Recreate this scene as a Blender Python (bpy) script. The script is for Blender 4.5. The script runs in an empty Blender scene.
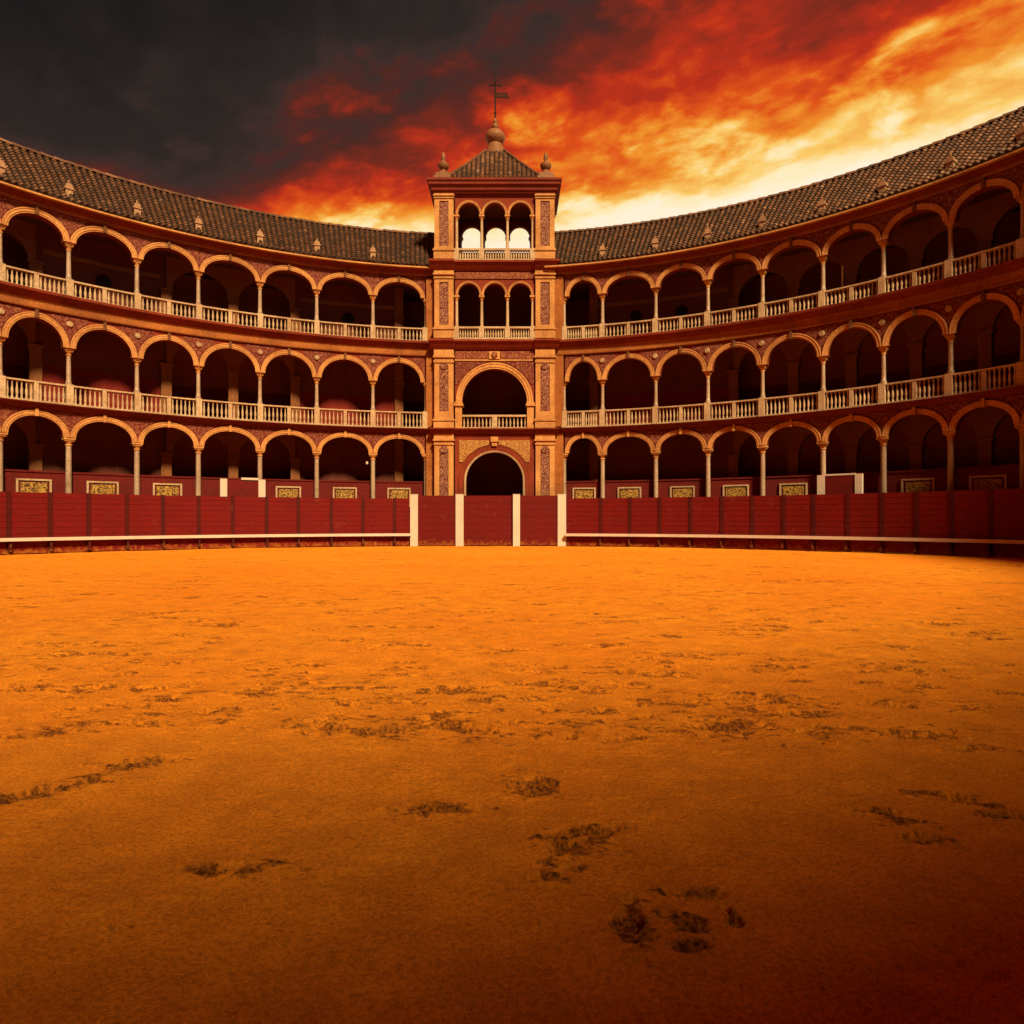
import bpy, math, random
import numpy as np
from mathutils import Vector, Matrix

# ------------------------------------------------------------------ camera, sky, sun, exposure
S = bpy.context.scene
COL = S.collection
PI = math.pi
EYE = 1.255
cd = bpy.data.cameras.new('camera'); cam = bpy.data.objects.new('camera', cd); COL.objects.link(cam)
cam.location = (0, 0, EYE); cam.rotation_euler = (PI / 2, 0, 0)
cd.sensor_width = 36; cd.lens = 650 / 1024 * 36; cd.shift_y = 7.3 / 1024
cd.clip_start = 0.05; cd.clip_end = 6000
S.camera = cam
S.view_settings.view_transform = 'Standard'; S.view_settings.look = 'None'
S.view_settings.gamma = 1; S.view_settings.use_curve_mapping = False
EXPO = 1.1
S.view_settings.exposure = EXPO
SUN_EL, SUN_AZ, SUN_STR, SUN_ANG = 42.2, 25, 4.1, 8     # degrees; azimuth measured from straight behind, to the right
sd = bpy.data.lights.new('sun', 'SUN'); sun = bpy.data.objects.new('sun', sd); COL.objects.link(sun)
sd.energy = SUN_STR; sd.angle = math.radians(SUN_ANG); sd.color = (1.0, 0.79, 0.40)
e, a = math.radians(SUN_EL), math.radians(SUN_AZ)
to_sun = Vector((math.cos(e) * math.sin(a), -math.cos(e) * math.cos(a), math.sin(e)))
sun.rotation_euler = to_sun.to_track_quat('Z', 'Y').to_euler()
sun.location = (8, -20, 30)


K = 0.74       # overall reflectance of the old masonry and paint


class NT:
    """small node-tree helper"""
    def __init__(s, tree): s.t = tree
    def n(s, typ, **kw):
        x = s.t.nodes.new(typ)
        for k, v in kw.items():
            if k.startswith('i_'):
                key = k[2:]; x.inputs[int(key) if key.isdigit() else key.replace('_', ' ')].default_value = v
            else: setattr(x, k, v)
        return x
    def l(s, a, b): s.t.links.new(a, b)
    def math(s, op, a, b=None, clamp=False):
        m = s.n('ShaderNodeMath', operation=op, use_clamp=clamp)
        for i, v in enumerate((a, b)):
            if v is None: continue
            if isinstance(v, (int, float)): m.inputs[i].default_value = v
            else: s.l(v, m.inputs[i])
        return m.outputs[0]
    def ramp(s, fac, stops, interp='LINEAR'):
        r = s.n('ShaderNodeValToRGB'); r.color_ramp.interpolation = interp
        els = r.color_ramp.elements
        while len(els) < len(stops): els.new(0.5)
        for el, (p, c) in zip(els, stops): el.position = p; el.color = tuple(c) + (1,) if len(c) == 3 else c
        if fac is not None: s.l(fac, r.inputs[0])
        return r.outputs[0]
    def mix(s, fac, a, b, typ='MIX'):
        m = s.n('ShaderNodeMix', data_type='RGBA', blend_type=typ)
        for sock, v in ((m.inputs[0], fac), (m.inputs[6], a), (m.inputs[7], b)):
            if isinstance(v, (int, float)): sock.default_value = v
            elif isinstance(v, tuple): sock.default_value = v + (1,) if len(v) == 3 else v
            else: s.l(v, sock)
        return m.outputs[2]


W = bpy.data.worlds.new('World'); S.world = W; W.use_nodes = True
w = NT(W.node_tree); W.node_tree.nodes.clear()
tc = w.n('ShaderNodeTexCoord'); sep = w.n('ShaderNodeSeparateXYZ'); w.l(tc.outputs['Generated'], sep.inputs[0])
dx, dy, dz = sep.outputs
zz = w.math('ADD', w.math('MAXIMUM', dz, 0.0), 0.14)
cmb = w.n('ShaderNodeCombineXYZ')
w.l(w.math('DIVIDE', dx, zz), cmb.inputs[0]); w.l(w.math('DIVIDE', dy, zz), cmb.inputs[1])
mr = w.n('ShaderNodeMapping'); w.l(cmb.outputs[0], mr.inputs[0]); mr.inputs['Rotation'].default_value = (0, 0, math.radians(30))
mp = w.n('ShaderNodeMapping'); w.l(mr.outputs[0], mp.inputs[0])
mp.inputs['Scale'].default_value = (1.0, 1.3, 1); mp.inputs['Location'].default_value = (9.2, 3.3, 0.4)
n1 = w.n('ShaderNodeTexNoise', i_Scale=1.5, i_Detail=9.0, i_Roughness=0.52, i_Distortion=0.25); w.l(mp.outputs[0], n1.inputs[0])
n2 = w.n('ShaderNodeTexNoise', i_Scale=4.6, i_Detail=8.0, i_Roughness=0.56, i_Distortion=0.2); w.l(mp.outputs[0], n2.inputs[0])
t = w.math('MULTIPLY', w.math('SUBTRACT', dz, 0.413), 4.6)
t = w.math('ADD', t, w.math('MULTIPLY', w.math('MAXIMUM', w.math('SUBTRACT', 0.2, dx), 0.0), 1.3))
t = w.math('ADD', t, w.math('MULTIPLY', w.math('MAXIMUM', w.math('SUBTRACT', -0.25, dx), 0.0), 0.7))
t = w.math('SUBTRACT', t, w.math('MULTIPLY', w.math('MAXIMUM', w.math('SUBTRACT', 0.438, dz), 0.0), 8.0))
t = w.math('SUBTRACT', t, w.math('MULTIPLY', w.math('MAXIMUM', w.math('SUBTRACT', dx, 0.0), 0.0), 0.55))
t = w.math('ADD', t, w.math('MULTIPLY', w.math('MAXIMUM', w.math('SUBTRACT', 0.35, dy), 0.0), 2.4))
t = w.math('ADD', t, w.math('MULTIPLY', w.math('SUBTRACT', n1.outputs[0], 0.5), 1.5))
# billows: bright puffs with dark creases between them
n3 = w.n('ShaderNodeTexNoise', i_Scale=9.0, i_Detail=6.0, i_Roughness=0.52, i_Distortion=0.3); w.l(mp.outputs[0], n3.inputs[0])
def billow(n, soft): return w.math('SUBTRACT', 0.085, w.math('SQRT', w.math('ADD', w.math('POWER', w.math('SUBTRACT', n, 0.5), 2.0), soft)))
t = w.math('ADD', t, w.math('MULTIPLY', billow(n2.outputs[0], .0009), 1.5))
t = w.math('ADD', t, w.math('MULTIPLY', billow(n3.outputs[0], .0012), 0.7))
t = w.math('ADD', t, w.math('MULTIPLY', w.math('SUBTRACT', n2.outputs[0], 0.5), 0.45))
P_ = lambda v: (v + 0.35) * 0.34                              # ramp position: t = -.35 .. 2.6
t = w.math('MULTIPLY', w.math('ADD', t, 0.35), 0.34)
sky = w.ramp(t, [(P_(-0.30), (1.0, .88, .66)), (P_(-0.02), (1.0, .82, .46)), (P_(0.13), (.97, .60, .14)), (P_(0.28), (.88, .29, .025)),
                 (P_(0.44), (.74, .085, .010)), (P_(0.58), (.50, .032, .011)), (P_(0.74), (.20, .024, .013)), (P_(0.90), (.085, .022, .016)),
                 (P_(1.06), (.048, .026, .023)), (P_(1.25), (.029, .0205, .0180)), (P_(1.95), (.0105, .0096, .0098)), (P_(2.5), (.32, .030, .009))])  # last stop: unseen red glow overhead and behind, added to redden fill
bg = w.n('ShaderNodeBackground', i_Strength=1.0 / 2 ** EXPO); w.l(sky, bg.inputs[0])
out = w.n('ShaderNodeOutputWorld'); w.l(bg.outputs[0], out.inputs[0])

# ------------------------------------------------------------------ materials
def base_mat(name, rough=0.85, spec=0.25):
    m = bpy.data.materials.new(name); m.use_nodes = True
    t = NT(m.node_tree); b = m.node_tree.nodes['Principled BSDF']
    b.inputs['Roughness'].default_value = rough; b.inputs['Specular IOR Level'].default_value = spec
    geo = t.n('ShaderNodeNewGeometry')
    return m, t, b, geo.outputs['Position']

def plaster(name, c, dirt, amount=0.55, rough=0.88, bump=0.25, streak=True, spec=0.2, grain=0.6):
    """weathered render / stone / paint: two tones, vertical run-off streaks, fine grain"""
    c, dirt = (c[0] * K, c[1] * K * .93, c[2] * K * .95), (dirt[0] * K, dirt[1] * K * .93, dirt[2] * K * .95)
    m, t, b, pos = base_mat(name, rough, spec)
    a = t.n('ShaderNodeTexNoise', i_Scale=0.9, i_Detail=7.0, i_Roughness=0.65); t.l(pos, a.inputs[0])
    mpn = t.n('ShaderNodeMapping'); mpn.inputs['Scale'].default_value = (5, 5, 0.55); t.l(pos, mpn.inputs[0])
    s_ = t.n('ShaderNodeTexNoise', i_Scale=1.0, i_Detail=6.0, i_Roughness=0.7); t.l(mpn.outputs[0], s_.inputs[0])
    f1 = t.ramp(a.outputs[0], [(0.38, (0, 0, 0)), (0.68, (1, 1, 1))])
    f2 = t.ramp(s_.outputs[0], [(0.5, (0, 0, 0)), (0.72, (1, 1, 1))])
    f = t.math('MULTIPLY', t.math('MAXIMUM', f1, t.math('MULTIPLY', f2, 0.9 if streak else 0.2)), amount)
    g = t.n('ShaderNodeTexNoise', i_Scale=14.0, i_Detail=5.0, i_Roughness=0.7); t.l(pos, g.inputs[0])
    col = t.mix(f, c, dirt)
    col = t.mix(grain, col, t.ramp(g.outputs[0], [(0.38, (0.40, 0.36, 0.34)), (0.6, (1, 1, 1))]), 'MULTIPLY')
    t.l(col, b.inputs['Base Color'])
    bp = t.n('ShaderNodeBump', i_Strength=bump, i_Distance=0.03); t.l(g.outputs[0], bp.inputs['Height']); t.l(bp.outputs[0], b.inputs['Normal'])
    return m

def ornament(name, ground, figure, scale=6.0, width=0.09, dist=1.2, rough=0.8, metallic=0.0, dots=True):
    """carved or painted scrollwork: warped rings and leaf edges standing on a darker ground"""
    ground, figure = tuple(x * K for x in ground), tuple(x * K for x in figure)
    m, t, b, pos = base_mat(name, rough, 0.2)
    wn = t.n('ShaderNodeTexNoise', i_Scale=scale * 0.5, i_Detail=2.0); t.l(pos, wn.inputs[0])
    vec = t.n('ShaderNodeVectorMath', operation='MULTIPLY_ADD'); t.l(wn.outputs[1], vec.inputs[0])
    vec.inputs[1].default_value = (dist / scale,) * 3; t.l(pos, vec.inputs[2])
    v = t.n('ShaderNodeTexVoronoi', feature='F1', i_Scale=scale); t.l(vec.outputs[0], v.inputs[0])
    rings = t.math('SINE', t.math('MULTIPLY', v.outputs[0], 17.0))
    v2 = t.n('ShaderNodeTexVoronoi', feature='DISTANCE_TO_EDGE', i_Scale=scale * 1.3); t.l(vec.outputs[0], v2.inputs[0])
    edge = t.math('LESS_THAN', v2.outputs[0], width)
    f = t.math('MAXIMUM', t.math('GREATER_THAN', rings, 0.25), edge)
    g = t.n('ShaderNodeTexNoise', i_Scale=18.0, i_Detail=4.0); t.l(pos, g.inputs[0])
    col = t.mix(t.math('MULTIPLY', f, t.ramp(g.outputs[0], [(0.3, (0.35, 0.35, 0.35)), (0.6, (1, 1, 1))])), ground, figure)
    t.l(col, b.inputs['Base Color']); b.inputs['Metallic'].default_value = metallic
    bp = t.n('ShaderNodeBump', i_Strength=0.8, i_Distance=0.03); t.l(f, bp.inputs['Height']); t.l(bp.outputs[0], b.inputs['Normal'])
    return m

def paint_wood(name, c, worn):
    c, worn = tuple(x * .68 for x in c), tuple(x * .68 for x in worn)
    m, t, b, pos = base_mat(name, 0.7, 0.12)
    a = t.n('ShaderNodeTexNoise', i_Scale=1.3, i_Detail=6.0, i_Roughness=0.7); t.l(pos, a.inputs[0])
    mpn = t.n('ShaderNodeMapping'); mpn.inputs['Scale'].default_value = (2.5, 2.5, 26); t.l(pos, mpn.inputs[0])
    s_ = t.n('ShaderNodeTexNoise', i_Scale=1.0, i_Detail=5.0, i_Roughness=0.7); t.l(mpn.outputs[0], s_.inputs[0])
    col = t.mix(t.ramp(a.outputs[0], [(0.35, (0, 0, 0)), (0.75, (0.8, 0.8, 0.8))]), c, worn)
    col = t.mix(0.45, col, t.ramp(s_.outputs[0], [(0.3, (0.4, 0.4, 0.4)), (0.65, (1.1, 1.1, 1.1))]), 'MULTIPLY')
    sc = t.n('ShaderNodeTexNoise', i_Scale=2.6, i_Detail=9.0, i_Roughness=0.75); t.l(pos, sc.inputs[0])
    col = t.mix(t.ramp(sc.outputs[0], [(0.57, (0, 0, 0)), (0.68, (0.6, 0.6, 0.6))]), col, (.16, .022, .014))     # rubbed, faded paint
    zs = t.n('ShaderNodeSeparateXYZ'); t.l(pos, zs.inputs[0])
    sp = t.n('ShaderNodeTexNoise', i_Scale=6.0, i_Detail=7.0, i_Roughness=0.7); t.l(pos, sp.inputs[0])
    col = t.mix(t.math('MULTIPLY', t.math('SUBTRACT', t.math('SUBTRACT', sp.outputs[0], 0.36), t.math('MULTIPLY', zs.outputs[2], 0.6)), 2.2, True), col, (.40, .15, .016))   # sand thrown up along the foot
    t.l(col, b.inputs['Base Color'])
    bp = t.n('ShaderNodeBump', i_Strength=0.3, i_Distance=0.01); t.l(s_.outputs[0], bp.inputs['Height']); t.l(bp.outputs[0], b.inputs['Normal'])
    return m

def tile_mat():
    m, t, b, pos = base_mat('roof_tile', 0.85, 0.2)
    at = t.n('ShaderNodeAttribute', attribute_name='tint')
    g = t.n('ShaderNodeTexNoise', i_Scale=1.1, i_Detail=9.0, i_Roughness=0.72); t.l(pos, g.inputs[0])
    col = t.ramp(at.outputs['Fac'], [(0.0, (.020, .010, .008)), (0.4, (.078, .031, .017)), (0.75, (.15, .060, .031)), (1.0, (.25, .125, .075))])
    col = t.mix(t.ramp(g.outputs[0], [(0.44, (0, 0, 0)), (0.66, (0.75, 0.75, 0.75))]), col, (.035, .021, .017))
    t.l(col, b.inputs['Base Color'])
    return m

def sand_mat():
    m, t, b, pos = base_mat('arena_sand', 0.95, 0.12)
    at = t.n('ShaderNodeAttribute', attribute_name='churn')
    big = t.n('ShaderNodeTexNoise', i_Scale=0.23, i_Detail=5.0, i_Roughness=0.6); t.l(pos, big.inputs[0])
    mid = t.n('ShaderNodeTexNoise', i_Scale=3.2, i_Detail=8.0, i_Roughness=0.68); t.l(pos, mid.inputs[0])
    fine = t.n('ShaderNodeTexNoise', i_Scale=55.0, i_Detail=6.0, i_Roughness=0.75); t.l(pos, fine.inputs[0])
    grain = t.n('ShaderNodeTexNoise', i_Scale=260.0, i_Detail=3.0, i_Roughness=0.8); t.l(pos, grain.inputs[0])
    col = t.mix(t.ramp(big.outputs[0], [(0.35, (0, 0, 0)), (0.65, (1, 1, 1))]), (.90, .315, .018), (.85, .25, .012))
    col = t.mix(t.math('MULTIPLY', t.ramp(mid.outputs[0], [(0.42, (1, 1, 1)), (0.60, (0, 0, 0))]), 0.35), col, (.46, .13, .012))
    col = t.mix(0.6, col, t.ramp(fine.outputs[0], [(0.38, (0.55, 0.44, 0.40)), (0.55, (1.1, 1.1, 1.1))]), 'MULTIPLY')
    col = t.mix(0.6, col, t.ramp(grain.outputs[0], [(0.40, (0.52, 0.42, 0.38)), (0.56, (1.15, 1.15, 1.15))]), 'MULTIPLY')
    clod = t.math('MULTIPLY', at.outputs['Fac'], t.ramp(fine.outputs[0], [(0.40, (1, 1, 1)), (0.64, (0.25, 0.25, 0.25))]), True)
    col = t.mix(clod, col, (.075, .019, .007))  # scuffs darkened: damp turned-up sand, with the shade of the hollows painted in
    t.l(col, b.inputs['Base Color'])
    h = t.math('ADD', t.math('MULTIPLY', fine.outputs[0], 0.7), t.math('MULTIPLY', grain.outputs[0], 0.3))
    h = t.math('ADD', h, t.math('MULTIPLY', mid.outputs[0], 1.6))
    bp = t.n('ShaderNodeBump', i_Strength=1.0, i_Distance=0.045); t.l(h, bp.inputs['Height']); t.l(bp.outputs[0], b.inputs['Normal'])
    return m

M = dict(
    plain_tile=plaster('plain_tile_slope', (.14, .06, .033), (.06, .028, .018)),
    ochre=plaster('ochre_render', (.47, .165, .038), (.20, .055, .016), .75),
    arch=plaster('pale_arch_stone', (.72, .36, .125), (.34, .13, .042), 0.7),
    red=plaster('red_render', (.30, .046, .017), (.12, .018, .010), .7),
    deepred=plaster('deep_red_moulding', (.24, .036, .017), (.10, .016, .010)),
    stone=plaster('cream_stone', (.66, .49, .31), (.36, .20, .11), 0.7),
    marble=plaster('marble_shaft', (.52, .38, .28), (.28, .17, .11), 0.7, 0.5, 0.1, True, 0.4),
    keystone=plaster('dark_keystone', (.20, .075, .028), (.10, .04, .02)),
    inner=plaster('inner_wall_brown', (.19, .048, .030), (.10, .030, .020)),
    rear=plaster('rear_wall_brown', (.44, .115, .07), (.24, .07, .045)),  # inner wall brown, lightened to offset the deep shade at the back
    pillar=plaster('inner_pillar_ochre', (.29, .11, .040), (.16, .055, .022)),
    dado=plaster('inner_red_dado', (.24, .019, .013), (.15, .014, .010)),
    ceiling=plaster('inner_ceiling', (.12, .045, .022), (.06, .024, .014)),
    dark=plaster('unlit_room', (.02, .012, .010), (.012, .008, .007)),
    parapet=plaster('red_painted_wall', (.17, .010, .008), (.08, .007, .006)),
    vent=plaster('dormer_render', (.50, .29, .17), (.26, .13, .07), .6),
    white=plaster('white_paint', (.70, .60, .53), (.40, .26, .19), 0.35, 0.7, grain=0.15),
    plank=paint_wood('red_barrier_paint', (.19, .0045, .005), (.12, .006, .005)),
    post=paint_wood('dark_red_post', (.085, .005, .005), (.05, .004, .004)),
    gate=paint_wood('gate_red_paint', (.165, .007, .007), (.11, .008, .007)),
    tile=tile_mat(),
    spandrel=ornament('spandrel_relief', (.13, .014, .011), (.27, .085, .045), 4.2, 0.035),
    panel=ornament('pilaster_arabesque', (.12, .017, .017), (.40, .18, .11), 5.5, 0.04),
    goldwork=ornament('gold_spandrel_relief', (.28, .085, .026), (.50, .26, .08), 6.0, 0.08),
    frieze=ornament('carved_frieze', (.17, .030, .018), (.34, .11, .05), 4.0, 0.04),
    gilt=ornament('gilt_scrollwork', (.10, .040, .012), (.58, .31, .07), 5.5, 0.05, 1.4, 0.55),
    iron=plaster('wrought_iron', (.012, .009, .008), (.02, .012, .008), 0.5, 0.8),
    urn=plaster('glazed_urn', (.30, .13, .055), (.15, .06, .03), 0.6, 0.55),
    sand=sand_mat(),
)

# ------------------------------------------------------------------ mesh helpers
class MB:
    def __init__(s): s.v = []; s.f = []; s.tint = []
    def add(s, vs, fs, tint=None):
        o = len(s.v); s.v.extend(vs); s.f.extend([tuple(i + o for i in f) for f in fs])
        if tint is not None: s.tint.extend(tint)
    def box(s, u0, u1, d0, d1, z0, z1, m=None, n=1):
        """box in (along, depth, height), mapped onto the ring or the tower front by m"""
        m = m or (lambda u, d, z: (u, d, z)); vs = []; fs = []
        for i in range(n + 1):
            u = u0 + (u1 - u0) * i / n
            vs += [m(u, d0, z0), m(u, d1, z0), m(u, d1, z1), m(u, d0, z1)]
        for i in range(n):
            b = 4 * i
            for k in range(4):
                k2 = (k + 1) % 4; fs.append((b + k, b + 4 + k, b + 4 + k2, b + k2))
        fs += [(0, 1, 2, 3), (4 * n + 3, 4 * n + 2, 4 * n + 1, 4 * n)]
        s.add(vs, fs); return s
    def sweep(s, u0, u1, prof, m, n):
        """closed profile [(d, z)...] swept along u"""
        k = len(prof); vs = []; fs = []
        for i in range(n + 1):
            u = u0 + (u1 - u0) * i / n
            vs += [m(u, d, z) for d, z in prof]
        for i in range(n):
            for j in range(k):
                j2 = (j + 1) % k; fs.append((i * k + j, i * k + j2, (i + 1) * k + j2, (i + 1) * k + j))
        fs += [tuple(range(k))[::-1], tuple(range(n * k, n * k + k))]
        s.add(vs, fs); return s
    def lathe(s, prof, n=12, c=(0, 0, 0)):
        vs = []; fs = []; k = len(prof)
        for i in range(n):
            a = 2 * PI * i / n
            vs += [(c[0] + r * math.cos(a), c[1] + r * math.sin(a), c[2] + z) for r, z in prof]
        for i in range(n):
            i2 = (i + 1) % n
            for j in range(k - 1): fs.append((i * k + j, i2 * k + j, i2 * k + j + 1, i * k + j + 1))
        fs += [tuple(i * k for i in range(n))[::-1], tuple(i * k + k - 1 for i in range(n))]
        s.add(vs, fs); return s
    def arch_wall(s, u0, u1, a, zs, rise, ztop, d0, d1, m, n=14, zbase=None):
        """wall from zs to ztop between u0 and u1 with an elliptical opening; with zbase the jambs go down to it"""
        uc = (u0 + u1) / 2
        pts = [(uc - a * math.cos(PI * i / n), zs + rise * math.sin(PI * i / n)) for i in range(n + 1)]
        low = zs if zbase is None else zbase
        cols = [(u0, low)] + ([(uc - a, low)] if zbase is not None else []) + pts + ([(uc + a, low)] if zbase is not None else []) + [(u1, low)]
        vs = []
        for u, z in cols: vs += [m(u, d0, z), m(u, d1, z), m(u, d0, ztop), m(u, d1, ztop)]
        fs = []
        for i in range(len(cols) - 1):
            b = 4 * i; c = b + 4
            fs += [(b, c, c + 2, b + 2), (b + 1, b + 3, c + 3, c + 1), (b, b + 1, c + 1, c), (b + 2, c + 2, c + 3, b + 3)]
        e = 4 * (len(cols) - 1); fs += [(0, 2, 3, 1), (e, e + 1, e + 3, e + 2)]
        s.add(vs, fs); return s
    def archivolt(s, uc, a, zs, rise, wd, d0, dproud, m, n=22, drop=0.0, back=0.02):
        """moulded band round an elliptical arch: outer fillet, main face, inner roll"""
        steps = [(0.0, back), (0.0, -dproud * .55), (0.22, -dproud * .55), (0.26, -dproud * .8), (0.72, -dproud * .8), (0.76, -dproud), (1.0, -dproud), (1.0, back)]
        k = len(steps); vs = []; fs = []; rows = 0
        angs = ([None] if drop else []) + [PI * i / n for i in range(n + 1)] + ([None] if drop else [])
        for idx, t_ in enumerate(angs):
            for q, dd in steps:
                aa, rr = a + wd * q, rise + wd * q
                if t_ is None: u = uc + (-aa if idx == 0 else aa); z = zs - drop
                else: u = uc - aa * math.cos(t_); z = zs + rr * math.sin(t_)
                vs.append(m(u, d0 + dd, z))
            rows += 1
        for i in range(rows - 1):
            for j in range(k):
                j2 = (j + 1) % k; fs.append((i * k + j, (i + 1) * k + j, (i + 1) * k + j2, i * k + j2))
        fs += [tuple(range(k)), tuple(range((rows - 1) * k, rows * k))[::-1]]
        s.add(vs, fs); return s
    def strip(s, us, zb, zt, d0, d1, m):
        """thin raised panel whose lower edge follows zb(u)"""
        vs = []; fs = []
        for u in us: vs += [m(u, d0, zb(u)), m(u, d0, zt), m(u, d1, zb(u)), m(u, d1, zt)]
        for i in range(len(us) - 1):
            b = 4 * i; c = b + 4
            fs += [(b, c, c + 1, b + 1), (b, b + 2, c + 2, c), (b + 1, c + 1, c + 3, b + 3)]
        e = 4 * (len(us) - 1); fs += [(0, 1, 3, 2), (e, e + 2, e + 3, e + 1)]
        s.add(vs, fs); return s
    def bar(s, p, q, r, n=6):
        p, q = Vector(p), Vector(q); ax = (q - p).normalized()
        x = ax.orthogonal().normalized(); y = ax.cross(x); vs = []
        for c in (p, q): vs += [tuple(c + x * r * math.cos(2 * PI * i / n) + y * r * math.sin(2 * PI * i / n)) for i in range(n)]
        s.add(vs, [(i, (i + 1) % n, n + (i + 1) % n, n + i) for i in range(n)] + [tuple(range(n))[::-1], tuple(range(n, 2 * n))]); return s
    def xf(s, mat): s.v = [tuple(mat @ Vector(v)) for v in s.v]; return s
    def mesh(s, name, mat, origin=(0, 0, 0), smooth=False):
        me = bpy.data.meshes.new(name)
        me.from_pydata([(x - origin[0], y - origin[1], z - origin[2]) for x, y, z in s.v], [], s.f)
        import bmesh
        bm = bmesh.new(); bm.from_mesh(me); bmesh.ops.recalc_face_normals(bm, faces=bm.faces); bm.to_mesh(me); bm.free()
        if s.tint:
            at = me.attributes.new('tint', 'FLOAT', 'FACE'); at.data.foreach_set('value', s.tint)
        if smooth: me.shade_smooth(); 
        me.materials.append(mat); return me

WORLD = {}
def put(name, data, loc, parent=None, rz=0.0):
    """link an object at a WORLD position under its parent (parents are never scaled; only leaf things are rotated)"""
    o = bpy.data.objects.new(name, data); COL.objects.link(o)
    WORLD[o.name] = Vector(loc)
    if parent is not None:
        o.parent = parent; o.location = Vector(loc) - WORLD[parent.name]
    else: o.location = loc
    o.rotation_euler = (0, 0, rz)
    return o
def thing(name, loc, label, cat, group=None):
    o = put(name, None, loc); o.empty_display_size = 0.5
    return tag(o, label, cat, group)
def tag(o, label, cat, group=None):
    o['label'] = label; o['category'] = cat
    if group: o['group'] = group
    return o
def obj(name, mb, mat, parent=None, smooth=False):
    """world-space mesh builder -> object with its origin at the middle of its base"""
    A = np.array(mb.v); org = ((A[:, 0].min() + A[:, 0].max()) / 2, (A[:, 1].min() + A[:, 1].max()) / 2, A[:, 2].min())
    return put(name, mb.mesh(name, mat, org, smooth), org, parent)
def smooth_angle(me, deg=40):
    me.shade_smooth(); me.set_sharp_from_angle(angle=math.radians(deg)); return me

# ------------------------------------------------------------------ the ring
CX, CY, R = -1.603, 10.06, 22.35
def ring(th, r, z=0.0): return (CX + r * math.sin(th), CY + r * math.cos(th), z)
def RM(u, d, z): return ring(u / R, R + d, z)             # u along the arc in metres, d outwards
rad = math.radians
def theta_at(px, r):
    """angle on the ring of radius r that lies in the direction of picture column px"""
    k = (px - 512) / 650.0; lo, hi = -1.4, 1.4
    for _ in range(50):
        mth = (lo + hi) / 2; p = ring(mth, r)
        if p[0] / max(p[1], .1) < k: lo = mth
        else: hi = mth
    return (lo + hi) / 2

# storeys: floor, rail, spring (capital top), rise inside the arch, top of the spandrel
ST = [dict(floor=0.0, rail=None, spring=4.50, rise=0.74, top=5.52, capb=4.16, shaft=.115),
      dict(floor=5.72, rail=6.56, spring=8.03, rise=0.96, top=9.33, capb=7.74, shaft=.085),
      dict(floor=10.0, rail=10.72, spring=12.21, rise=0.74, top=13.30, capb=11.90, shaft=.085)]
WALL0, WALL1 = 0.0, 0.34
COLD = 0.15
ARCHW = 0.20

def column_mesh(k):
    st = ST[k]; z0 = 0.0 if k == 0 else st['rail'] + 0.02; r = st['shaft']
    sh = MB().lathe([(r * 1.45, 0), (r * 1.45, .06), (r * 1.2, .08), (r * 1.3, .12), (r * 1.02, .16), (r, .3), (r * .97, (st['capb'] - z0) * .5), (r * .86, st['capb'] - z0)], 14)
    h = st['spring'] - st['capb']
    cp = MB().lathe([(r * .86, 0), (r * 1.1, .02), (r * 1.1, .05), (r * .9, .07), (r * 1.05, h * .35), (r * 1.5, h * .62), (r * 1.62, h * .68), (r * 1.35, h * .72)], 14)
    cp.box(-r * 1.75, r * 1.75, -r * 1.75, r * 1.75, h * .72, h * 1.0)
    cp.box(-r * 1.45, r * 1.45, -r * 1.45, r * 1.45, h * .55, h * .72)
    return (smooth_angle(sh.mesh('column', M['marble'])), smooth_angle(cp.mesh('capital', M['arch'])), z0)
COLM = [column_mesh(k) for k in range(3)]
BALM = smooth_angle(MB().lathe([(.045, 0), (.045, .05), (.028, .08), (.05, .2), (.045, .26), (.026, .36), (.024, .44), (.04, .48), (.04, .52)], 8).mesh('baluster', M['stone']))
BAL_PROF = [(.045, 0), (.045, .05), (.028, .08), (.05, .2), (.045, .26), (.026, .36), (.024, .44), (.04, .48), (.04, .52)]
VENT = MB(); _n = 8
def _hood(r, z, y0, y1):
    p = [(-r, 0), (-r, z)] + [(-r * math.cos(PI * i / _n), z + r * 1.25 * math.sin(PI * i / _n)) for i in range(1, _n)] + [(r, z), (r, 0)]
    k = len(p); VENT.add([(x, y0, z_) for x, z_ in p] + [(x, y1, z_) for x, z_ in p],
                         [(i, (i + 1) % k, k + (i + 1) % k, k + i) for i in range(k)] + [tuple(range(k))[::-1], tuple(range(k, 2 * k))])
_hood(.125, .50, 0, .75)
VENT.box(-.16, .16, -.04, .3, .40, .455)
VENT.box(-.15, .15, -.03, .3, 0, .12)
VENT.lathe([(.05, .64), (.035, .70), (.05, .74), (.0001, .80)], 8, (0, .12, 0))
VENTM = VENT.mesh('dormer_vent', M['vent'])
MEDM = smooth_angle(MB().lathe([(.10, -.05), (.12, 0), (.10, .05), (.08, .055), (.07, .03), (.04, .045), (.0001, .06)], 14).xf(Matrix.Rotation(PI / 2, 4, 'X')).mesh('medallion', M['stone']))

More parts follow.
